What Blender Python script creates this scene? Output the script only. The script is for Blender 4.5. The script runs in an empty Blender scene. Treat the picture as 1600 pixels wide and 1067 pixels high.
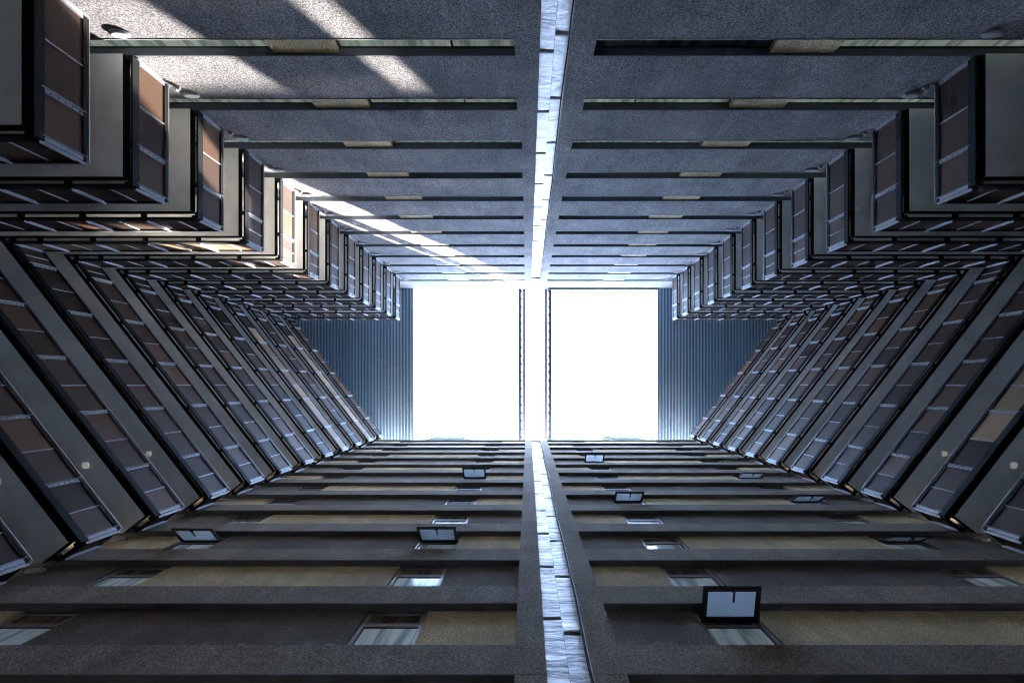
import bpy, math, random
from mathutils import Vector
random.seed(7)

# ------------------------------------------------------------------ units
# plan coordinates are written in "k" units (image slope x one storey), heights in storeys above eye level
U = 3.0 / 900.0          # metres per k
H = 3.0                  # storey height
EYE = 1.6
def PX(kx): return kx * U
def PZ(z): return EYE + z * H
MID = 207.0              # axis of symmetry of the two blocks

# ------------------------------------------------------------------ camera, world, sun, exposure
sc = bpy.context.scene
cam_d = bpy.data.cameras.new('camera'); cam = bpy.data.objects.new('camera', cam_d)
sc.collection.objects.link(cam); sc.camera = cam
cam.location = (0, 0, EYE); cam.rotation_euler = (math.pi, 0, 0)      # straight up, image down = +Y
cam_d.sensor_width = 36.0; cam_d.lens = 36.0 * 900 / 1600
cam_d.shift_x = -24.5 / 1600; cam_d.shift_y = 66.5 / 1600
cam_d.clip_start = 0.1; cam_d.clip_end = 3000

SUN_D = Vector((-365 * U, -300 * U, -H)).normalized()                 # direction the light travels
sun_d = bpy.data.lights.new('sun', 'SUN'); sun = bpy.data.objects.new('sun', sun_d)
sc.collection.objects.link(sun); sun.location = (40, 30, 120)
sun.rotation_euler = SUN_D.to_track_quat('-Z', 'Y').to_euler()
sun_d.energy = 5.0; sun_d.angle = math.radians(0.53); sun_d.color = (1.0, 0.955, 0.9)

world = bpy.data.worlds.new('World'); sc.world = world; world.use_nodes = True
wn = world.node_tree.nodes; wl = world.node_tree.links
wbg = wn['Background']; wbg.inputs['Strength'].default_value = 0.12
sky = wn.new('ShaderNodeTexSky'); sky.sky_type = 'NISHITA'; sky.sun_disc = False
sky.sun_elevation = math.asin(-SUN_D.z)
sky.sun_rotation = math.atan2(-SUN_D.x, -SUN_D.y)
sky.air_density = 1.0; sky.dust_density = 2.0
wtc = wn.new('ShaderNodeTexCoord'); wno = wn.new('ShaderNodeTexNoise')
wno.inputs['Scale'].default_value = 1.6; wno.inputs['Detail'].default_value = 5
wra = wn.new('ShaderNodeValToRGB'); wra.color_ramp.elements[0].position = 0.25; wra.color_ramp.elements[1].position = 0.7
wra.color_ramp.elements[0].color = (0.45, 0.45, 0.45, 1); wra.color_ramp.elements[1].color = (0.95, 0.95, 0.95, 1)
wmx = wn.new('ShaderNodeMix'); wmx.data_type = 'RGBA'
wmx.inputs[7].default_value = (7.0, 7.4, 8.0, 1)                     # thin bright cloud
wl.new(wtc.outputs['Generated'], wno.inputs['Vector']); wl.new(wno.outputs['Fac'], wra.inputs['Fac'])
wl.new(wra.outputs['Color'], wmx.inputs[0]); wl.new(sky.outputs['Color'], wmx.inputs[6])
wl.new(wmx.outputs[2], wbg.inputs['Color'])

sc.view_settings.view_transform = 'Standard'; sc.view_settings.look = 'None'
sc.view_settings.exposure = 3.85; sc.view_settings.gamma = 1.0; sc.view_settings.use_curve_mapping = False
sc.render.engine = 'CYCLES'
cy = sc.cycles
cy.use_denoising = True; cy.filter_width = 1.0
try: cy.denoiser = 'OPENIMAGEDENOISE'
except Exception: pass
cy.max_bounces = 10; cy.diffuse_bounces = 6; cy.glossy_bounces = 4; cy.transparent_max_bounces = 12
cy.sample_clamp_indirect = 4.0; cy.caustics_reflective = False; cy.caustics_refractive = False

# ------------------------------------------------------------------ materials
def mat(name):
    m = bpy.data.materials.new(name); m.use_nodes = True
    return m, m.node_tree.nodes, m.node_tree.links, m.node_tree.nodes['Principled BSDF']
def node(n, t, **kw):
    x = n.new(t)
    for k, v in kw.items():
        if hasattr(x, k): setattr(x, k, v)
        else: x.inputs[k].default_value = v
    return x
def ramp(n, stops):
    r = n.new('ShaderNodeValToRGB'); e = r.color_ramp.elements
    e[0].position, e[0].color = stops[0][0], (*stops[0][1], 1)
    e[1].position, e[1].color = stops[-1][0], (*stops[-1][1], 1)
    for p, c in stops[1:-1]:
        q = e.new(p); q.color = (*c, 1)
    return r
def mul(n, l, a, b):
    x = n.new('ShaderNodeMix'); x.data_type = 'RGBA'; x.blend_type = 'MULTIPLY'; x.inputs[0].default_value = 1
    l.new(a, x.inputs[6]); l.new(b, x.inputs[7]); return x.outputs[2]

def stucco(name, base, grain=0.95, scale=31.0, rough=0.92, eff=False):
    m, n, l, p = mat(name)
    g = node(n, 'ShaderNodeNewGeometry')
    fine = node(n, 'ShaderNodeTexNoise', Scale=scale, Detail=3.0, Roughness=0.75)
    spk = node(n, 'ShaderNodeTexVoronoi', Scale=scale * 1.1)
    big = node(n, 'ShaderNodeTexNoise', Scale=0.55, Detail=5.0, Roughness=0.6)
    mp = node(n, 'ShaderNodeMapping'); mp.inputs['Scale'].default_value = (2.2, 2.2, 0.22)
    strk = node(n, 'ShaderNodeTexNoise', Scale=1.3, Detail=4.0)
    for t in (fine, spk, big): l.new(g.outputs['Position'], t.inputs['Vector'])
    l.new(g.outputs['Position'], mp.inputs['Vector']); l.new(mp.outputs['Vector'], strk.inputs['Vector'])
    lo = tuple(c * (1 - grain * 0.72) for c in base); hi = tuple(min(0.95, c * (1 + grain * 1.1)) for c in base)
    r1 = ramp(n, [(0.38, lo), (0.5, base), (0.63, hi)]); l.new(fine.outputs['Fac'], r1.inputs['Fac'])
    r2 = ramp(n, [(0.0, (1.9, 1.9, 1.95)), (0.22, (1.15, 1.15, 1.15)), (0.5, (0.92, 0.92, 0.92))]); l.new(spk.outputs['Distance'], r2.inputs['Fac'])
    r3 = ramp(n, [(0.3, (0.70, 0.70, 0.72)), (0.7, (1.25, 1.23, 1.2))]); l.new(big.outputs['Fac'], r3.inputs['Fac'])
    r4 = ramp(n, [(0.3, (0.86, 0.86, 0.87)), (0.75, (1.12, 1.12, 1.12))]); l.new(strk.outputs['Fac'], r4.inputs['Fac'])
    c = mul(n, l, r1.outputs['Color'], r2.outputs['Color']); c = mul(n, l, c, r3.outputs['Color']); c = mul(n, l, c, r4.outputs['Color'])
    if eff:                                    # lime bloom along the foot of the panel
        tc = node(n, 'ShaderNodeTexCoord'); sp = node(n, 'ShaderNodeSeparateXYZ'); l.new(tc.outputs['Generated'], sp.inputs[0])
        e1 = ramp(n, [(0.15, (1, 1, 1)), (0.27, (0, 0, 0))]); l.new(sp.outputs['Z'], e1.inputs['Fac'])
        en = node(n, 'ShaderNodeTexNoise', Scale=3.0, Detail=7.0, Roughness=0.8); l.new(g.outputs['Position'], en.inputs['Vector'])
        e2 = ramp(n, [(0.5, (0, 0, 0)), (0.68, (0.75, 0.75, 0.75))]); l.new(en.outputs['Fac'], e2.inputs['Fac'])
        ef = mul(n, l, e1.outputs['Color'], e2.outputs['Color'])
        mxe = n.new('ShaderNodeMix'); mxe.data_type = 'RGBA'; l.new(ef, mxe.inputs[0]); l.new(c, mxe.inputs[6]); mxe.inputs[7].default_value = (0.62, 0.6, 0.56, 1); c = mxe.outputs[2]
    l.new(c, p.inputs['Base Color']); p.inputs['Roughness'].default_value = rough
    p.inputs['Specular IOR Level'].default_value = 0.3
    b = node(n, 'ShaderNodeBump', Strength=0.6, Distance=0.012)
    l.new(fine.outputs['Fac'], b.inputs['Height']); l.new(b.outputs['Normal'], p.inputs['Normal'])
    return m

def plain(name, base, rough=0.5, metal=0.0, var=0.15, scale=3.0, bump=0.0, rnd=0.0, spec=0.5, coat=0.0):
    m, n, l, p = mat(name)
    g = node(n, 'ShaderNodeNewGeometry')
    t = node(n, 'ShaderNodeTexNoise', Scale=scale, Detail=6.0, Roughness=0.65); l.new(g.outputs['Position'], t.inputs['Vector'])
    lo = tuple(c * (1 - var) for c in base); hi = tuple(c * (1 + var) for c in base)
    r = ramp(n, [(0.3, lo), (0.7, hi)]); l.new(t.outputs['Fac'], r.inputs['Fac']); c = r.outputs['Color']
    if rnd:
        oi = node(n, 'ShaderNodeObjectInfo')
        r2 = ramp(n, [(0.0, (1 - rnd, 1 - rnd, 1 - rnd)), (0.6, (1, 1, 1)), (1.0, (1 + rnd * 1.5, 1 + rnd * 1.1, 1 + rnd * 0.7))])
        l.new(oi.outputs['Random'], r2.inputs['Fac']); c = mul(n, l, c, r2.outputs['Color'])
    l.new(c, p.inputs['Base Color']); p.inputs['Metallic'].default_value = metal
    p.inputs['Specular IOR Level'].default_value = spec; p.inputs['Coat Weight'].default_value = coat
    rr = ramp(n, [(0.3, (rough * 0.85,) * 3), (0.7, (min(1, rough * 1.2),) * 3)]); l.new(t.outputs['Fac'], rr.inputs['Fac'])
    l.new(rr.outputs['Color'], p.inputs['Roughness'])
    if bump:
        b = node(n, 'ShaderNodeBump', Strength=bump, Distance=0.01); l.new(t.outputs['Fac'], b.inputs['Height']); l.new(b.outputs['Normal'], p.inputs['Normal'])
    return m

def frosted(name, col, tr, gloss_rough=0.08, emit=0.0, folds_sheen=True):
    m = bpy.data.materials.new(name); m.use_nodes = True; n = m.node_tree.nodes; l = m.node_tree.links
    n.remove(n['Principled BSDF']); out = n['Material Output']
    g = node(n, 'ShaderNodeNewGeometry'); t = node(n, 'ShaderNodeTexNoise', Scale=0.9, Detail=3.0); l.new(g.outputs['Position'], t.inputs['Vector'])
    oi = node(n, 'ShaderNodeObjectInfo')
    r = ramp(n, [(0.3, tuple(c * 0.9 for c in col)), (0.7, col)]); l.new(t.outputs['Fac'], r.inputs['Fac'])
    r2 = ramp(n, [(0.0, (0.6, 0.64, 0.64)), (1.0, (1, 1, 1))]); l.new(oi.outputs['Random'], r2.inputs['Fac'])
    c = mul(n, l, r.outputs['Color'], r2.outputs['Color'])
    mp = node(n, 'ShaderNodeMapping'); mp.inputs['Scale'].default_value = (3.2, 3.2, 0.25)      # folds of a blind and reflections, painted into the pane colour
    t2 = node(n, 'ShaderNodeTexNoise', Scale=1.6, Detail=2.0); l.new(g.outputs['Position'], mp.inputs['Vector']); l.new(mp.outputs['Vector'], t2.inputs['Vector'])
    r3 = ramp(n, [(0.38, (0.45, 0.5, 0.5)), (0.5, (0.9, 0.9, 0.9)), (0.62, (1.1, 1.1, 1.1))]); l.new(t2.outputs['Fac'], r3.inputs['Fac'])
    if folds_sheen: c = mul(n, l, c, r3.outputs['Color'])
    d = n.new('ShaderNodeBsdfDiffuse'); tl = n.new('ShaderNodeBsdfTranslucent'); gl = n.new('ShaderNodeBsdfGlossy'); gl.inputs['Roughness'].default_value = gloss_rough
    l.new(c, d.inputs['Color']); l.new(c, tl.inputs['Color'])
    a = n.new('ShaderNodeMixShader'); a.inputs[0].default_value = tr; l.new(d.outputs[0], a.inputs[1]); l.new(tl.outputs[0], a.inputs[2])
    f = n.new('ShaderNodeFresnel'); f.inputs['IOR'].default_value = 1.45
    b = n.new('ShaderNodeMixShader'); l.new(f.outputs[0], b.inputs[0]); l.new(a.outputs[0], b.inputs[1]); l.new(gl.outputs[0], b.inputs[2])
    if emit:
        em = n.new('ShaderNodeEmission'); em.inputs['Strength'].default_value = emit; l.new(c, em.inputs['Color'])
        ads = n.new('ShaderNodeAddShader'); l.new(b.outputs[0], ads.inputs[0]); l.new(em.outputs[0], ads.inputs[1]); b = ads
    l.new(b.outputs[0], out.inputs['Surface'])
    return m
M = {}
M['stucco'] = stucco('grey_stucco', (0.275, 0.252, 0.25))
M['stucco_dark'] = stucco('charcoal_stucco', (0.20, 0.195, 0.21))
M['stucco_warm'] = stucco('warm_grey_stucco', (0.285, 0.232, 0.175), grain=0.65)
M['stucco_umber'] = stucco('umber_stucco', (0.185, 0.152, 0.118), grain=0.65, eff=True)
M['stucco_tan'] = stucco('tan_stucco', (0.78, 0.575, 0.335), grain=0.5, eff=True)
M['soffit'] = plain('painted_soffit', (0.80, 0.775, 0.725), 0.6, var=0.14, scale=0.9)
M['black'] = plain('black_steel', (0.010, 0.011, 0.013), 0.7, var=0.3, scale=6, spec=0.12)
M['galv'] = plain('galvanised_steel', (0.38, 0.37, 0.39), 0.55, metal=0.25, var=0.18, scale=14, bump=0.2)
M['rail'] = plain('handrail_steel', (0.46, 0.45, 0.46), 0.4, metal=0.4, var=0.1, scale=8)
M['panel'] = plain('brown_railing_sheet', (0.080, 0.046, 0.032), 0.55, var=0.3, scale=30, bump=0.4, rnd=0.5, spec=0.13)
M['panel_tan'] = plain('tan_railing_sheet', (0.30, 0.20, 0.12), 0.55, var=0.25, scale=30, bump=0.4, rnd=0.3, spec=0.13)
M['frame'] = plain('window_frame', (0.34, 0.31, 0.33), 0.4, metal=0.2, var=0.1)
M['sash'] = plain('dark_sash', (0.02, 0.021, 0.025), 0.4, var=0.15)
M['dark_steel'] = plain('blue_black_steel', (0.03, 0.06, 0.10), 0.5, var=0.15)
M['violet_steel'] = plain('purple_grey_steel', (0.14, 0.13, 0.24), 0.5, var=0.15)
M['white_steel'] = plain('white_steel', (0.72, 0.76, 0.75), 0.5, var=0.08)
M['deck'] = plain('blue_deck_sheet', (0.05, 0.165, 0.30), 0.55, metal=0.0, var=0.16, scale=1.2, rnd=0.14)
M['unit'] = plain('green_grey_sheet', (0.06, 0.09, 0.065), 0.7, var=0.15)
M['lamp'] = plain('lamp_cover', (0.45, 0.46, 0.47), 0.5, var=0.1)
M['white_box'] = plain('white_plastic', (0.72, 0.72, 0.68), 0.5, var=0.05)
M['glowing_junction_box'] = frosted('glowing_box_cover', (0.8, 0.8, 0.72), 0.0, emit=0.022, folds_sheen=False)  # white junction box on the soffit, with an added glow
M['head_shade'] = plain('slate_head_shade', (0.085, 0.092, 0.11), 0.8, var=0.2, spec=0.2)  # dark strip under the window heads, recess shade put into its colour
M['head_shade_warm'] = plain('grey_head_shade', (0.15, 0.145, 0.14), 0.8, var=0.2, spec=0.2)  # same strip on the lower wall, shade painted as dark grey
M['seal'] = plain('brown_joint_edge', (0.16, 0.115, 0.10), 0.8, var=0.35, scale=5)
M['ground'] = stucco('courtyard_paving', (0.60, 0.50, 0.38), grain=0.35, scale=25)
M['roofing'] = plain('roof_membrane', (0.45, 0.44, 0.42), 0.8, var=0.15)

def zinc(name, zs, stops, metal):
    m, n, l, p = mat(name)
    g = node(n, 'ShaderNodeNewGeometry'); oi = node(n, 'ShaderNodeObjectInfo')
    mp = node(n, 'ShaderNodeMapping'); mp.inputs['Scale'].default_value = (0.8, 0.8, zs)
    ad = node(n, 'ShaderNodeVectorMath', operation='ADD')
    l.new(g.outputs['Position'], ad.inputs[0])
    sx = node(n, 'ShaderNodeMath', operation='MULTIPLY'); sx.inputs[1].default_value = 37.0
    l.new(oi.outputs['Random'], sx.inputs[0]); l.new(sx.outputs[0], ad.inputs[1]); l.new(ad.outputs[0], mp.inputs['Vector'])
    t = node(n, 'ShaderNodeTexNoise', Scale=1.4, Detail=8.0, Roughness=0.66, Distortion=1.1); l.new(mp.outputs['Vector'], t.inputs['Vector'])
    r = ramp(n, stops); l.new(t.outputs['Fac'], r.inputs['Fac'])
    l.new(r.outputs['Color'], p.inputs['Base Color']); p.inputs['Metallic'].default_value = metal
    rr = ramp(n, [(0.3, (0.52,) * 3), (0.7, (0.34,) * 3)]); l.new(t.outputs['Fac'], rr.inputs['Fac']); l.new(rr.outputs['Color'], p.inputs['Roughness'])
    b = node(n, 'ShaderNodeBump', Strength=0.8, Distance=0.03); l.new(t.outputs['Fac'], b.inputs['Height']); l.new(b.outputs['Normal'], p.inputs['Normal'])
    return m
M['zinc'] = zinc('zinc_sheet', 2.2, [(0.30, (0.42, 0.39, 0.40)), (0.45, (0.58, 0.545, 0.55)), (0.7, (0.70, 0.665, 0.66))], 0.4)
M['zinc_dull'] = zinc('weathered_zinc_sheet', 5.0, [(0.36, (0.05, 0.045, 0.045)), (0.46, (0.20, 0.185, 0.18)), (0.56, (0.36, 0.335, 0.325)), (0.68, (0.54, 0.505, 0.49))], 0.5)

M['pane'] = frosted('frosted_window_pane', (0.60, 0.72, 0.78), 0.1, emit=0.012)  # faint emission added, standing in for bright reflections in the glass
M['pane_lit'] = frosted('room_lit_pane', (0.50, 0.58, 0.50), 0.15, emit=0.026)
M['pane_dim'] = frosted('dim_window_pane', (0.17, 0.20, 0.20), 0.0)
M['pane_warm'] = frosted('blind_behind_pane', (0.36, 0.27, 0.18), 0.0)
M['sash_pane'] = frosted('frosted_sash_pane', (0.97, 0.98, 1.0), 0.95, folds_sheen=False)

def roof_glass():
    m = bpy.data.materials.new('opal_roof_pane'); m.use_nodes = True; n = m.node_tree.nodes; l = m.node_tree.links
    n.remove(n['Principled BSDF']); out = n['Material Output']
    g = node(n, 'ShaderNodeNewGeometry'); t = node(n, 'ShaderNodeTexNoise', Scale=0.25, Detail=3.0); l.new(g.outputs['Position'], t.inputs['Vector'])
    r = ramp(n, [(0.3, (0.53, 0.675, 0.88)), (0.7, (0.59, 0.735, 0.94))]); l.new(t.outputs['Fac'], r.inputs['Fac'])
    tl = n.new('ShaderNodeBsdfTranslucent'); l.new(r.outputs['Color'], tl.inputs['Color'])
    d = n.new('ShaderNodeBsdfDiffuse'); l.new(r.outputs['Color'], d.inputs['Color'])
    a = n.new('ShaderNodeMixShader'); a.inputs[0].default_value = 0.85; l.new(d.outputs[0], a.inputs[1]); l.new(tl.outputs[0], a.inputs[2])
    l.new(a.outputs[0], out.inputs['Surface']); return m
M['opal'] = roof_glass()
def added_clear_glass():
    m = bpy.data.materials.new('added_clear_pane'); m.use_nodes = True; n = m.node_tree.nodes; l = m.node_tree.links
    n.remove(n['Principled BSDF']); out = n['Material Output']
    t = n.new('ShaderNodeBsdfTransparent'); t.inputs['Color'].default_value = (0.60, 0.61, 0.61, 1)
    gl = n.new('ShaderNodeBsdfGlossy'); gl.inputs['Roughness'].default_value = 0.02
    f = n.new('ShaderNodeFresnel'); f.inputs['IOR'].default_value = 1.3
    b = n.new('ShaderNodeMixShader'); l.new(f.outputs[0], b.inputs[0]); l.new(t.outputs[0], b.inputs[1]); l.new(gl.outputs[0], b.inputs[2])
    l.new(b.outputs[0], out.inputs['Surface']); return m
M['added_clear'] = added_clear_glass()  # see-through panes added to let sun patches in

# ------------------------------------------------------------------ mesh helpers
COL = sc.collection
class MB:
    """collects solids in world metres; build() links ONE mesh object"""
    def __init__(s): s.v = []; s.f = []
    def hexa(s, pts):
        a = Vector(pts[1]) - Vector(pts[0]); b = Vector(pts[3]) - Vector(pts[0]); c = Vector(pts[4]) - Vector(pts[0])
        o = len(s.v); s.v += [tuple(p) for p in pts]
        fs = [(0, 3, 2, 1), (4, 5, 6, 7), (0, 1, 5, 4), (1, 2, 6, 5), (2, 3, 7, 6), (3, 0, 4, 7)]
        if a.cross(b).dot(c) < 0: fs = [tuple(reversed(f)) for f in fs]
        s.f += [tuple(o + i for i in f) for f in fs]; return s
    def box(s, x0, x1, y0, y1, z0, z1):
        x0, x1 = min(x0, x1), max(x0, x1); y0, y1 = min(y0, y1), max(y0, y1); z0, z1 = min(z0, z1), max(z0, z1)
        return s.hexa([(x0, y0, z0), (x1, y0, z0), (x1, y1, z0), (x0, y1, z0), (x0, y0, z1), (x1, y0, z1), (x1, y1, z1), (x0, y1, z1)])
    def kbox(s, x0, x1, y0, y1, z0, z1):                 # plan in k, heights in storeys
        return s.box(PX(x0), PX(x1), PX(y0), PX(y1), PZ(z0), PZ(z1))
    def obox(s, o, d, nrm, t0, t1, n0, n1, z0, z1):      # along direction d, across nrm, from plan point o (metres)
        def q(t, n, z): return (o[0] + d[0] * t + nrm[0] * n, o[1] + d[1] * t + nrm[1] * n, z)
        return s.hexa([q(t0, n0, z0), q(t1, n0, z0), q(t1, n1, z0), q(t0, n1, z0), q(t0, n0, z1), q(t1, n0, z1), q(t1, n1, z1), q(t0, n1, z1)])
    def bar(s, a, b, r):
        a = Vector(a); b = Vector(b); d = (b - a).normalized()
        u = d.cross(Vector((0, 0, 1)));  u = (u if u.length > 1e-4 else d.cross(Vector((1, 0, 0)))).normalized() * r
        w = d.cross(u).normalized() * r
        return s.hexa([a - u - w, a + u - w, a + u + w, a - u + w, b - u - w, b + u - w, b + u + w, b - u + w])
    def prism(s, poly, z0, z1):
        area = sum(poly[i][0] * poly[(i + 1) % len(poly)][1] - poly[(i + 1) % len(poly)][0] * poly[i][1] for i in range(len(poly)))
        if area < 0: poly = poly[::-1]
        o = len(s.v); k = len(poly)
        s.v += [(x, y, z0) for x, y in poly] + [(x, y, z1) for x, y in poly]
        s.f.append(tuple(o + i for i in reversed(range(k)))); s.f.append(tuple(o + k + i for i in range(k)))
        for i in range(k): j = (i + 1) % k; s.f.append((o + i, o + j, o + k + j, o + k + i))
        return s
    def mesh(s, name, m, org=(0, 0, 0)):
        me = bpy.data.meshes.new(name)
        me.from_pydata([(x - org[0], y - org[1], z - org[2]) for x, y, z in s.v], [], s.f); me.update()
        me.materials.append(M[m]); return me
    def build(s, name, m, parent=None, org=(0, 0, 0)):
        return link(name, s.mesh(name, m, org), parent, org)
def link(name, me, parent=None, org=(0, 0, 0)):
    o = bpy.data.objects.new(name, me); COL.objects.link(o)
    if parent: o.parent = parent
    else: o.location = org
    return o
def tag(o, label=None, cat=None, group=None, kind=None):
    if label: o['label'] = label
    if cat: o['category'] = cat
    if group: o['group'] = group
    if kind: o['kind'] = kind
    return o
def thing(name, label, cat, loc, group=None):
    e = bpy.data.objects.new(name, None); COL.objects.link(e); e.location = loc; e.empty_display_size = 0.3
    return tag(e, label, cat, group)
ORD = ['', 'topmost', 'second', 'third', 'fourth', 'fifth', 'sixth', 'seventh', 'eighth', 'ninth', 'tenth', 'eleventh', 'twelfth', 'thirteenth', 'fourteenth']
SIDES = [('left', lambda x: x), ('right', lambda x: 2 * MID - x)]

# ------------------------------------------------------------------ ground
tag(MB().box(-150, 150, -150, 150, -0.3, 0).build('ground', 'ground'), 'grey courtyard paving between the blocks', kind='structure')

# ------------------------------------------------------------------ the far wall (upper half of the picture): ribbon windows between stucco spandrels
TF, TG, TB = -2580, -2650, -2680     # face, glass plane, core
for side, mx in SIDES:
    org = (PX(mx(-1500)), PX(TF), 0)
    F = thing('apartment_facade', 'grey stucco wall with narrow ribbon windows in the upper %s half' % side, 'wall', org)
    def P(b, name, m, parent=F): return b.build(name, m, parent, org)
    P(MB().kbox(mx(-4700), mx(92), TB, TB - 260, -0.53, 17.75), 'core_wall', 'stucco_dark')
    # column next to the joint, one lift per three storeys, stepping in above the second strip of windows
    lifts = [(-0.53, 6.06, -100), (6.06, 9.03, -62), (9.03, 12.03, -66), (12.03, 15.03, -72), (15.03, 17.75, -76)]
    for a, b, e in lifts: P(MB().kbox(mx(e), mx(92), TF + 9, TB, a, b - 0.004), 'column', 'stucco')
    for n in range(0, 17):
        z0 = n - 1 + 0.03 if n else -0.53; z1 = n - 0.21
        e = -100 if n <= 6 else -62
        b = MB().kbox(mx(-4700), mx(-62), TF, TB, z0 + 0.016, z1)
        P(b, 'spandrel', 'stucco')
        if n: P(MB().kbox(mx(-4700), mx(-62), TF - 1, TB, z0, z0 + 0.015), 'head_shade', 'head_shade')
        if n: P(MB().kbox(mx(-4700), mx(-62), TF + 4, TB, z1 + 0.001, z1 + 0.008), 'sill', 'white_steel' if n > 6 else 'lamp')
        if n < 3: continue
        # infill block between the two windows
        P(MB().kbox(mx(-1990), mx(-1482), TF - 18, TB, z1 + 0.009, n + 0.028), 'infill_panel', 'stucco_tan')
        for wi, (a, c, mull) in enumerate([(-3600, -1992, []), (-1480, -64, [-590])]):
            z0w, z1w = z1 + 0.009, n + 0.028
            fr = MB().kbox(mx(a), mx(c), TG - 2, TG + 10, z0w, z0w + 0.012)
            fr.kbox(mx(a), mx(c), TG - 2, TG + 10, z1w - 0.008, z1w)
            for q in [a + 9, c - 9] + mull: fr.kbox(mx(q - 9), mx(q + 9), TG - 1, TG + 9, z0w + 0.013, z1w - 0.009)
            w = P(fr, 'window', 'sash')
            xs = [a + 18] + mull + [c - 18]
            for i in range(len(xs) - 1):
                l0 = xs[i] + (9 if i else 0); l1 = xs[i + 1] - (9 if i < len(xs) - 2 else 0)
                if side == 'left': m = 'pane_lit' if n <= 7 else ('pane_dim' if wi else 'pane_lit')
                else: m = 'pane_dim' if (wi and n in (3, 5)) or n > 8 else 'pane_lit'
                P(MB().kbox(mx(l0), mx(l1), TG, TG + 3, z0w + 0.013, z1w - 0.009), 'pane', m, w)
    # parapet above the last strip of windows
    P(MB().kbox(mx(-4700), mx(-64), TF + 2, TB, 16.03, 17.75), 'parapet', 'stucco')

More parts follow.
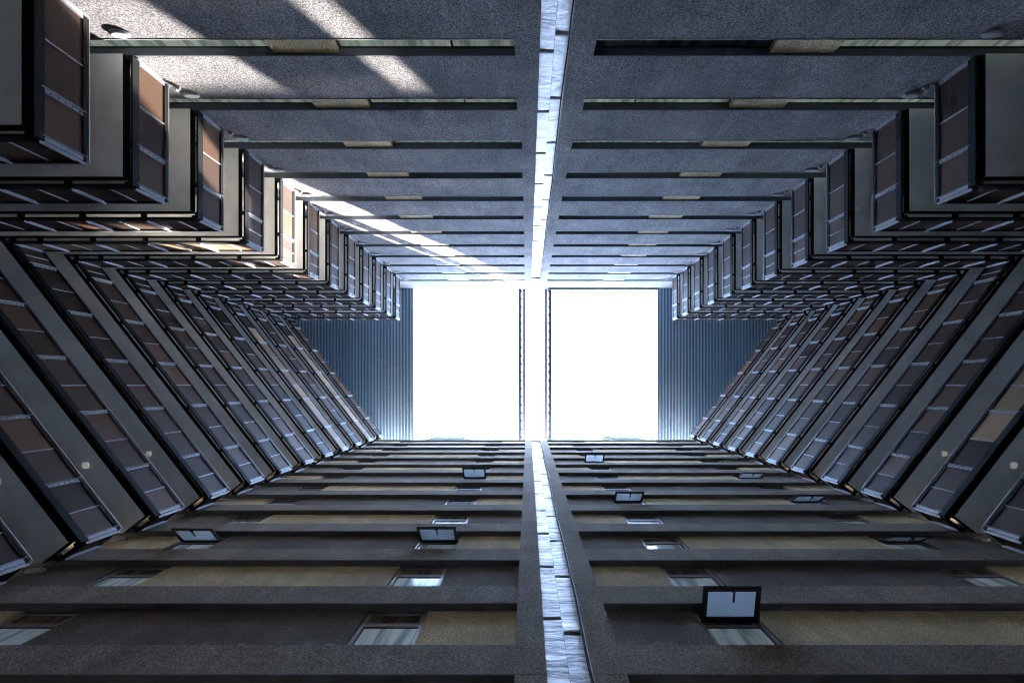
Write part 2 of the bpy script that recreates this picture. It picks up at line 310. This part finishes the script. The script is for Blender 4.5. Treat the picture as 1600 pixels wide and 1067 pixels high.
# ------------------------------------------------------------------ the near wall (lower half): beams, infill panels, punched windows
BF, BI, BG, BB = 1400, 1441, 1466, 1486
SASH = {('left', 0): {6: 46, 10: 48}, ('left', 1): {6: 42}, ('right', 0): {4: 78, 8: 40, 12: 46}, ('right', 1): {6: 26, 8: 30, 10: 28}}
for side, mx in SIDES:
    org = (PX(mx(-1500)), PX(BF), 0)
    F = thing('apartment_facade', 'charcoal and tan panelled wall with punched windows in the lower %s half' % side, 'wall', org)
    def P(b, name, m, parent=F): return b.build(name, m, parent, org)
    P(MB().kbox(mx(-5200), mx(92), BB, BB + 320, -0.53, 16.1), 'core_wall', 'stucco_dark')
    for k in range(0, 16, 3):
        P(MB().kbox(mx(-62 - (3 if k % 2 else 0)), mx(92), BF - 9, BB, max(-0.53, k + 0.075), min(16.2, k + 3.07)), 'column', 'stucco_warm')
    P(MB().kbox(mx(-62), mx(92), BF - 9, BB, -0.53, 0.07), 'column', 'stucco_warm')
    for n in range(0, 17):
        z0 = n - 1 + 0.07 if n else -0.53; z1 = n - 0.56; zh = n + 0.07
        if n == 0: z1 = 0.0
        P(MB().kbox(mx(-5200), mx(-63), BF, BB, z0 + 0.06, z1), 'spandrel', 'stucco_umber' if n < 3 else 'stucco_warm')
        P(MB().kbox(mx(-5200), mx(-63), BF - 7, BB, z0 + 0.011, z0 + 0.058), 'lintel_band', 'stucco_warm')
        P(MB().kbox(mx(-5200), mx(-63), BF - 6, BB, z0, z0 + 0.010), 'head_shade', 'head_shade_warm')
        if n == 0: continue
        flip = (n % 2 == 0) == (side == 'left')
        for i, (a, c) in enumerate([(-630, -63), (-2808, -1010), (-5200, -3200)]):
            tan = flip if i != 1 else not flip
            P(MB().kbox(mx(a), mx(c), BI, BB, z1 + 0.001, zh - 0.002), 'infill_panel', 'stucco_tan' if tan else 'stucco_umber')
        for wi, (a, c) in enumerate([(-1009, -631), (-3199, -2809)]):
            za, zb = z1 + 0.004, zh - 0.004; tr = n - 0.135
            fr = MB()
            for q in (a, c - 24): fr.kbox(mx(q), mx(q + 24), BG - 12, BG + 8, za, zb)
            for q0, q1 in ((za, za + 0.022), (tr - 0.016, tr + 0.012), (zb - 0.022, zb)): fr.kbox(mx(a + 24.5), mx(c - 24.5), BG - 10, BG + 7, q0, q1)
            w = P(fr, 'window', 'frame')
            gk = MB()
            for q in (a + 25, c - 30): gk.kbox(mx(q), mx(q + 5), BG - 4, BG + 1, za + 0.023, tr - 0.017)
            gk.kbox(mx(a + 30.5), mx(c - 30.5), BG - 4, BG + 1, tr - 0.027, tr - 0.0175)
            P(gk, 'gasket', 'black', w)
            P(MB().kbox(mx(a + 30.5), mx(c - 30.5), BG - 2, BG + 2, za + 0.023, tr - 0.028), 'pane', 'pane', w)
            ang = SASH[(side, wi)].get(n)
            if ang is None:
                lf = MB()
                for q in (a + 18, c - 32): lf.kbox(mx(q), mx(q + 14), BG - 12, BG - 4, tr + 0.013, zb - 0.023)
                lf.kbox(mx(a + 33), mx(c - 33), BG - 12, BG - 4, tr + 0.013, tr + 0.03); lf.kbox(mx(a + 33), mx(c - 33), BG - 12, BG - 4, zb - 0.04, zb - 0.023)
                s_ = P(lf, 'sash', 'frame', w)
                P(MB().kbox(mx(a + 33), mx(c - 33), BG - 9, BG - 6, tr + 0.031, zb - 0.041), 'pane', 'pane_warm' if n < 8 else 'pane_dim', w)
            else:
                P(MB().kbox(mx(a + 17), mx(c - 17), BG + 9, BG + 11, tr + 0.013, zb - 0.023), 'opening_shade', 'pane_dim', w)
                t = math.radians(ang); L = 0.80; y0 = PX(BG - 12); zc = PZ(n - 0.085)
                x0, x1 = sorted((PX(mx(a + 14)), PX(mx(c - 14))))
                def q(x, s, d):   # s metres down the sash from the hinge, d metres out of its plane
                    return (x, y0 - s * math.sin(t) - d * math.cos(t), zc - s * math.cos(t) + d * math.sin(t))
                def slab(b, xa, xb, s0, s1, d0, d1):
                    return b.hexa([q(xa, s0, d0), q(xb, s0, d0), q(xb, s1, d0), q(xa, s1, d0), q(xa, s0, d1), q(xb, s0, d1), q(xb, s1, d1), q(xa, s1, d1)])
                b = MB(); wd = 0.10 if ang > 60 else 0.075
                slab(b, x0, x1, 0, wd * 1.3, -0.025, 0.025); slab(b, x0, x1, L - wd, L, -0.025, 0.025)
                slab(b, x0, x0 + wd, wd * 1.3, L - wd, -0.025, 0.025); slab(b, x1 - wd, x1, wd * 1.3, L - wd, -0.025, 0.025)
                for xx in (x0 + 0.01, x1 - 0.03):       # friction stays
                    b.bar(q(xx + 0.01, 0.42, -0.03), (xx + 0.01, PX(BG - 8), PZ(tr + 0.02)), 0.01)
                P(b, 'sash', 'sash', w)
                P(slab(MB(), x0 + wd, x1 - wd, wd * 1.3, L - wd, -0.006, 0.006), 'pane', 'sash_pane', w)
                xm = (x0 + x1) / 2
                hb = slab(MB(), xm - 0.05, xm + 0.05, L - wd * 0.9, L - 0.02, -0.06, -0.026); slab(hb, xm + 0.0, xm + 0.04, L - 0.3, L - wd * 0.4, -0.085, -0.061)
                P(hb, 'handle', 'sash', w)
    P(MB().kbox(mx(-5200), mx(-63), BF + 3, BB + 40, 16.07, 16.2), 'parapet', 'stucco_warm')

# flat roofs of both blocks
for side, mx in SIDES:
    tag(MB().kbox(mx(-7000), mx(205), BB + 45, 3600, 15.95, 16.09).build('flat_roof', 'roofing'), 'pale flat roof behind the lower %s parapet' % side, 'roof')
    tag(MB().kbox(mx(-7000), mx(205), TB - 262, -4600, 15.95, 16.09).build('flat_roof', 'roofing'), 'pale flat roof behind the upper %s wall' % side, 'roof')
    # low housing standing on the roof edge
    o = (PX(mx(-2040)), PX(1600), PZ(16.1))
    T = thing('roof_housing', 'low green-grey roof housing peeping over the lower %s parapet' % side, 'roof housing', o)
    xs = [PX(mx(v)) for v in (-2700, -1430, -2560, -1640)]; ya, yb, yc = PX(1432), PX(1760), PX(1440)
    T.location = (o[0], o[1], PZ(16.21))
    o = tuple(T.location)
    za, zb = PZ(16.21), PZ(17.28)
    MB().hexa([(xs[0], ya, za), (xs[1], ya, za), (xs[1], yb, za), (xs[0], yb, za), (xs[2], yc, zb), (xs[3], yc, zb), (xs[3], yb, zb), (xs[2], yb, zb)]).build('body', 'unit', T, o)
    MB().box(xs[2], xs[3], yc - 0.06, yb + 0.06, zb + 0.002, zb + 0.10).build('lid', 'unit', T, o)
    for i in range(3):
        z = za + 0.5 + i * 0.75
        MB().box(xs[2] * 0.98 + xs[3] * 0.02, xs[3] * 0.98 + xs[2] * 0.02, ya - 0.03, ya + 0.05, z, z + 0.12).build('rib', 'roofing', T, o)

# ------------------------------------------------------------------ zinc covered joint between the blocks, on both walls
def joint(zm, label, yf, sgn, ztop, seed):
    rnd = random.Random(seed)
    org = (PX(MID), PX(yf), 0)
    T = thing('metal_flashing', label, 'flashing', org)
    for si, (a, c, off) in enumerate([(93, 204, 0.68), (206, 313, 0.54)]):
        z = -0.53; L = 1.11 - 0.03 * si; first = True
        zt = ztop - (0.12 if si else 0)
        while z < zt - 0.05:
            z1 = min(zt, z + (off + 0.4 if first else L)); first = False
            nz = max(6, int((z1 - z) * 14)); v = []; f = []
            tilt = rnd.uniform(0.0, 0.004)
            for j in range(nz + 1):
                zz = PZ(z + (z1 - z) * j / nz)
                for i in range(4):
                    xx = PX(a + (c - a) * i / 3) 
                    d = rnd.gauss(0, 0.0045) + tilt * (1 - j / nz) + 0.004 * math.sin(j * 0.9 + seed + si)
                    v.append((xx - org[0], PX(yf + sgn * 34) - sgn * (0.012 + d + (0.008 if si else 0)) - org[1], zz))
            for j in range(nz):
                for i in range(3):
                    q = (j * 4 + i, j * 4 + i + 1, j * 4 + i + 5, j * 4 + i + 4); f.append(q)
            o0 = len(v)                                   # lower lip so that every sheet has a thickness
            for i in range(4): v.append((v[i][0], v[i][1] + sgn * 0.005, v[i][2]))
            for i in range(3): f.append((i, o0 + i, o0 + i + 1, i + 1))
            me = bpy.data.meshes.new('sheet'); me.from_pydata(v, [], f); me.update(); me.materials.append(M[zm])
            for p in me.polygons: p.use_smooth = True
            link('sheet', me, T)
            z = z1 + 0.0012
    MB().kbox(93, 313, yf + sgn * 36, yf + sgn * 60, -0.53, ztop + 0.3).build('backing', 'dark_steel', T, org)
    MB().kbox(94, 312, yf + sgn * 8, yf + sgn * 35, ztop + 0.02, ztop + 0.26).build('cap_box', 'dark_steel', T, org)
    # sagging sealant strip against the right-hand column: dark bead with a pale lip
    for nm, m, x0, w, d0, d1 in (('sealant_bead', 'black', 301, 11, 2, 14), ('sealant_lip', 'lamp', 313, 3.0, 6, 22)):
        N = 90; v = []; f = []
        for i in range(N + 1):
            z = -0.5 + (ztop + 0.5) * i / N
            wob = 3.4 * math.sin(z * 1.3 + seed) + 1.8 * math.sin(z * 4.1 + 2 * seed) + 0.7 * math.sin(z * 9.3)
            for dx, dy in ((0, d0), (w, d0), (w, d1), (0, d1)):
                v.append((PX(x0 + dx + wob) - org[0], PX(yf - sgn * (dy + 0.6 * wob - 4)) - org[1], PZ(z)))
        for i in range(N):
            for q in range(4): f.append((i * 4 + q, i * 4 + (q + 1) % 4, i * 4 + 4 + (q + 1) % 4, i * 4 + 4 + q))
        f.append((0, 1, 2, 3)); f.append((N * 4, N * 4 + 1, N * 4 + 2, N * 4 + 3))
        me = bpy.data.meshes.new(nm); me.from_pydata(v, [], f); me.update(); me.materials.append(M[m]); link(nm, me, T)
    return T
joint('zinc', 'bright zinc flashing strip down the joint of the upper wall', TF, -1, 15.72, 3)
joint('zinc_dull', 'wrinkled silvery flashing strip up the joint of the lower wall', BF, 1, 15.85, 8)

# ------------------------------------------------------------------ galleries
def unit(a, b):
    d = Vector((b[0] - a[0], b[1] - a[1])); return d.normalized(), d.length
A0, A1, A2, A3 = (-3105, -2572), (-3105, -1560), (-5685, -1560), (-3505, 1245)
rdir = Vector((-0.788, 0.615)); A4 = (A3[0] + rdir.x * 235, A3[1] + rdir.y * 235)
SLAB = [(-3165, -2579), (-3165, -1620), (-5808, -1620), (-3589, 1235), (-3800, 1399), (-4005, 1399), (-6705, -2058), (-3607, -2058), (-3607, -2579)]
FACES = [  # start, end, posts (distance in k, kind)
    (A0, A1, [(14, 'w'), (360, 't'), (690, 'w'), (850, 'o'), (1000, 'w')]),
    (A1, A2, [(12, 'w'), (230, 't'), (520, 'w'), (810, 't'), (1100, 'w'), (1390, 't'), (1680, 'w'), (1970, 't'), (2260, 'w'), (2568, 'w')]),
    (A2, A3, [(14, 'w'), (160, 'o'), (296, 'w'), (636, 't'), (976, 'w'), (1316, 't'), (1656, 'w'), (1996, 't'), (2336, 'w'), (2676, 't'), (3016, 'w'), (3290, 't'), (3536, 'w')]),
    (A3, A4, [(14, 'w'), (222, 'w')]),
]
def gallery_meshes(mx):
    """meshes shared by all storeys; origin at the convex corner, soffit level"""
    org = (PX(mx(A1[0])), PX(A1[1]), 0.0)
    out = []     # (name, mesh, flag)
    sl = [(PX(mx(x)), PX(y)) for x, y in SLAB]
    out.append(('slab', MB().prism(sl, 0.0, 0.27).mesh('slab', 'soffit', org), None))
    fb = MB()
    for i in range(4):
        d, L = unit(sl[i], sl[i + 1]); cen = (d.y, -d.x)
        mid = Vector((PX(mx(-1500)), PX(200)))
        nn = Vector(cen) if (mid - Vector(sl[i])).dot(Vector(cen)) > 0 else -Vector(cen)
        fb.obox(sl[i], d, nn, 0 if i != 1 else 0.014, L - 0.014 if i == 1 else L, 0.002, 0.014, 0.004, 0.266)
    out.append(('slab_edge', fb.mesh('slab_edge', 'black', org), None))
    for fi, (a, b, posts) in enumerate(FACES):
        pa = (PX(mx(a[0])), PX(a[1])); pb = (PX(mx(b[0])), PX(b[1]))
        d, L = unit(pa, pb); nn = Vector((d.y, -d.x))
        mid = Vector((PX(MID), PX(100)))
        if fi == 1: nn = Vector((0, 1))
        elif (mid - Vector(pa)).dot(nn) < 0: nn = -nn
        def B(t0, t1, n0, n1, z0, z1): return MB().obox(pa, d, nn, t0, t1, n0, n1, z0, z1)
        e0 = 0.035 if fi in (1, 3) else 0.0
        e1 = -0.035 if fi == 1 else (0.0)
        out.append(('bottom_rail', B(e0, L + e1, -0.03, 0.03, 0.05, 0.31).mesh('bottom_rail', 'black', org), None))
        out.append(('top_rail', B(e0, L + e1, -0.03, 0.03, 1.38, 1.50).mesh('top_rail', 'black', org), None))
        out.append(('handrail', B(e0, L + e1, -0.028, 0.034, 1.545, 1.572).mesh('handrail', 'rail', org), None))
        ps = [(p * U, k) for p, k in posts]
        main = [q for q in ps if q[1] != 'o']
        for (t0, k0), (t1, k1) in zip(main[:-1], main[1:]):
            opt = [q for q in ps if q[1] == 'o' and t0 < q[0] < t1]
            if opt:
                tm = opt[0][0]
                out.append(('railing_panel', B(t0 + 0.02, t1 - 0.02, -0.008, 0.004, 0.315, 1.375).mesh('railing_panel', 'panel', org), 'low', fi, t0))
                out.append(('railing_panel', B(t0 + 0.02, tm - 0.02, -0.008, 0.004, 0.315, 1.375).mesh('railing_panel', 'panel', org), 'high', fi, t0))
                out.append(('railing_panel', B(tm + 0.02, t1 - 0.02, -0.008, 0.004, 0.315, 1.375).mesh('railing_panel', 'panel', org), 'high', fi, tm))
            else:
                out.append(('railing_panel', B(t0 + 0.02, t1 - 0.02, -0.008, 0.004, 0.315, 1.375).mesh('railing_panel', 'panel', org), None, fi, t0))
        for t, k in ps:
            if k == 'w':
                w = B(t - 0.055, t + 0.055, 0.006, 0.030, 0.318, 1.372)
                w.obox(pa, d, nn, t - 0.055, t - 0.043, 0.031, 0.085, 0.20, 1.46)
                w.obox(pa, d, nn, t + 0.043, t + 0.055, 0.031, 0.060, 0.318, 1.30)
                out.append(('post', w.mesh('post', 'galv', org), None))
                out.append(('bracket', B(t - 0.05, t + 0.05, -0.19, -0.032, 0.06, 0.22).mesh('bracket', 'black', org), None))
                if 0.1 < t < L - 0.1:
                    bl = MB()
                    for q in range(5): bl.obox(pa, d, nn, t - 0.012, t + 0.012, 0.031, 0.042, 0.45 + q * 0.2, 0.474 + q * 0.2)
                    out.append(('bolt', bl.mesh('bolt', 'black', org), 'near'))
            else:
                out.append(('post', B(t - 0.016, t + 0.016, 0.006, 0.036, 0.318, 1.36).mesh('post', 'galv', org), None if k == 't' else 'high'))
    jb = MB().box(PX(mx(-4165)), PX(mx(-4115)), PX(735), PX(785), -0.05, -0.002)
    out.append(('glowing_junction_box', jb.mesh('glowing_junction_box', 'glowing_junction_box', org), 'box'))
    return org, out
for side, mx in SIDES:
    org, parts = gallery_meshes(mx)
    for n in range(15, 3, -1):
        k = 16 - n
        which = 'topmost' if k == 1 else ORD[k]
        g = thing('access_gallery', '%s gallery on the %s%s, brown railing sheets on galvanised posts' % (which, side, '' if k == 1 else ', counted from the roof'),
                  'gallery', (org[0], org[1], PZ(n)), '%s galleries stacked over one another' % side)
        for name, me, flag, *pos in parts:
            if flag == 'low' and n >= 7: continue
            if flag == 'high' and n < 7: continue
            if flag == 'near' and n > 9: continue
            if flag == 'box' and n not in ((5, 6, 7) if side == 'left' else (6, 7)): continue
            o = bpy.data.objects.new(name, me); COL.objects.link(o); o.parent = g
            if pos and ((side == 'right' and n == 6 and pos[0] == 2 and 1600 * U < pos[1] < 2600 * U) or (side == 'left' and n == 7 and pos[0] == 1)
                        or (side == 'left' and n in (12, 14) and pos[0] == 2 and pos[1] > 500 * U)):
                o.material_slots[0].link = 'OBJECT'; o.material_slots[0].material = M['panel_tan']
                o['label'] = 'tan railing sheet'
    # wall behind the galleries
    pl = [(-3610, -2579), (-3610, -2062), (-6712, -2062), (-4010, 1398)]
    wl_ = [(-3760, -2579), (-3760, -2212), (-7010, -2212), (-4190, 1398)]
    poly = [(PX(mx(x)), PX(y)) for x, y in pl] + [(PX(mx(x)), PX(y)) for x, y in reversed(wl_)]
    tag(MB().prism(poly, 0.0, PZ(17.15)).build('gallery_wall', 'stucco'), 'grey stucco wall set back behind the %s galleries' % side, 'wall')

# ------------------------------------------------------------------ round wall lamps beside the galleries
def lamp(label, kx, ky, z, sgn, grp):
    c = (PX(kx), PX(ky), PZ(z)); T = thing('wall_lamp', label, 'lamp', c, grp)
    def disc(r, rz, d0, d1, m, nm):
        v = []; f = []; N = 24
        for j, d in enumerate((d0, d1 * 0.8, d1)):
            s = (1, 1, 0.82)[j]
            for i in range(N): v.append((r * s * math.cos(2 * math.pi * i / N), -sgn * d, rz * s * math.sin(2 * math.pi * i / N)))
        for j in range(2):
            for i in range(N): f.append((j * N + i, j * N + (i + 1) % N, (j + 1) * N + (i + 1) % N, (j + 1) * N + i))
        f.append(tuple(2 * N + i for i in range(N)))
        me = bpy.data.meshes.new(nm); me.from_pydata(v, [], f); me.update(); me.materials.append(M[m]); link(nm, me, T)
    disc(0.255, 0.175, 0.0, 0.045, 'galv', 'rim'); disc(0.225, 0.15, 0.046, 0.07, 'lamp', 'cover')
for side, mx in SIDES:
    for n in range(16, 4, -1):
        lamp('oval wall lamp on the upper wall by the %s galleries, %s from the roof' % (side, 'first' if n == 16 else ORD[17 - n]), mx(-3000), TF + 1, n - 0.235 - 0.06, -1, 'wall lamps on the upper wall')
    for n in range(12, 4, -1):
        lamp('oval wall lamp on the lower wall by the %s galleries, %s from the top' % (side, 'first' if n == 12 else ORD[13 - n]), mx(-3790), BI, n - 0.07, 1, 'wall lamps on the lower wall')
    # little hose brackets on the upper wall next to the handrails
    for n in range(15, 4, -1):
        c = (PX(mx(-3040)), PX(TF), PZ(n + 0.56))
        b = MB().box(c[0] - 0.07, c[0] + 0.07, c[1], c[1] + 0.10, c[2] - 0.04, c[2] + 0.03)
        b.box(c[0] - 0.02, c[0] + 0.02, c[1] + 0.101, c[1] + 0.16, c[2] - 0.10, c[2] + 0.02)
        tag(b.build('wall_bracket', 'galv', None, c), 'small steel bracket on the upper wall above the %s handrail, %s from the roof' % (side, 'first' if n == 15 else ORD[16 - n]), 'bracket', 'wall brackets on the upper wall')

# ------------------------------------------------------------------ corrugated roof decks over the galleries
for side, mx in SIDES:
    xe = -3088; org = (PX(mx(xe)), PX(0), PZ(17.2))
    D = thing('roof_deck', 'blue corrugated roof deck over the %s galleries' % side, 'roof', org)
    per = 85.0; x = xe
    for s in range(12):
        v = []; f = []; prof = []
        for r in range(4):
            q = x - r * per
            prof += [(q, 0), (q - 34, 0), (q - 40, 0.10), (q - 79, 0.10)]
        prof.append((x - 4 * per + 1.0, 0))
        ys = [-2570, -900, 800, 2400]
        for ky in ys:
            for (qx, dz) in prof: v.append((PX(mx(qx)) - org[0], PX(ky), dz))
        m_ = len(prof)
        for j in range(3):
            for i in range(m_ - 1): f.append((j * m_ + i, j * m_ + i + 1, (j + 1) * m_ + i + 1, (j + 1) * m_ + i))
        me = bpy.data.meshes.new('deck_sheet'); me.from_pydata(v, [], f); me.update(); me.materials.append(M['deck']); link('deck_sheet', me, D)
        x -= 4 * per
    MB().kbox(mx(xe), mx(-7200), -2572, 2405, 17.23, 17.33).build('insulation', 'roofing', D, org)
    MB().kbox(mx(xe - 100), mx(xe - 106), -2572, 2405, 17.335, 17.85).build('edge_fascia', 'dark_steel', D, org)
    if side == 'right': MB().kbox(mx(xe), 560, -2572, -2535, 17.15, 17.26).build('gutter', 'dark_steel', D, org)

# ------------------------------------------------------------------ opal glass roof on either side of an open slot
ys = [-2578 + 405 * j for j in range(13)]
for side, mx in SIDES:
    if side == 'left': xs = [-3186, -2605, -2130, -1655, -1180, -705, -236]; added_clear = set()
    else: xs = [592, 1055, 1520, 1985, 2280, 2790, 3310, 3600]; added_clear = {(0, 9), (1, 9), (2, 9), (3, 9), (6, 9)}  # clear panes added to throw the sun patches onto wall and galleries
    org = (PX((xs[0] + xs[-1]) / 2), 0, PZ(17.7))
    G = thing('glass_roof', 'white glass roof over the courtyard %s of the trusses' % side, 'glass roof', org)
    for i in range(len(xs) - 1):
        for j in range(12):
            MB().box(PX(xs[i]) + 0.004, PX(xs[i + 1]) - 0.004, PX(ys[j]) + 0.004, PX(ys[j + 1]) - 0.004, PZ(17.7), PZ(17.7) + 0.012).build('roof_pane', 'added_clear' if (i, j) in added_clear else 'opal', G, org)

# ------------------------------------------------------------------ lattice trusses along the slot
for side, s in (('left', 1), ('right', -1)):
    zc = PZ(17.45); f0 = 17.45 * U
    cx = [(-12.3 * f0, 0.12, 'dark_steel', 0), (-5.6 * f0, 0.10, 'violet_steel', 0.0), (0.4 * f0, 0.045, 'white_steel', 0.35)]
    if s < 0: cx = [(2 * MID * U - 0.045 - x, r, m, dz) for x, r, m, dz in cx]
    org = (cx[1][0], 0, zc)
    T = thing('lattice_truss', 'slim steel lattice truss along the %s side of the roof slot' % side, 'truss', org)
    y0, y1 = PX(TF) + 0.02, PX(2260)
    for x, r, m, dz in cx: MB().box(x - r, x + r, y0, y1, zc + dz - r, zc + dz + r).build('chord', m, T, org)
    N = int((y1 - y0) / 0.74)
    for i in range(N):
        a = y0 + 0.1 + i * 0.74; b = a + 0.74; c = (a + b) / 2
        (xo, ro, _, _), (xi, ri, _, _), (xw, rw, _, dw) = cx
        so = math.copysign(ro, xi - xo); si = math.copysign(ri, xi - xo)
        MB().bar((xo + so, a, zc), (xi - si, a, zc), 0.05).build('strut', 'dark_steel', T, org)
        MB().bar((xo + so, a + 0.03, zc), (xi - si, c, zc), 0.046).build('strut', 'dark_steel', T, org)
        MB().bar((xi - si, c + 0.03, zc), (xo + so, b - 0.03, zc), 0.046).build('strut', 'dark_steel', T, org)
        MB().bar((xi + si, a, zc), (xw - si, a, zc + dw), 0.03).build('strut', 'white_steel', T, org)
        MB().bar((xi + si, a + 0.02, zc), (xw - si, b, zc + dw), 0.026).build('strut', 'white_steel', T, org)
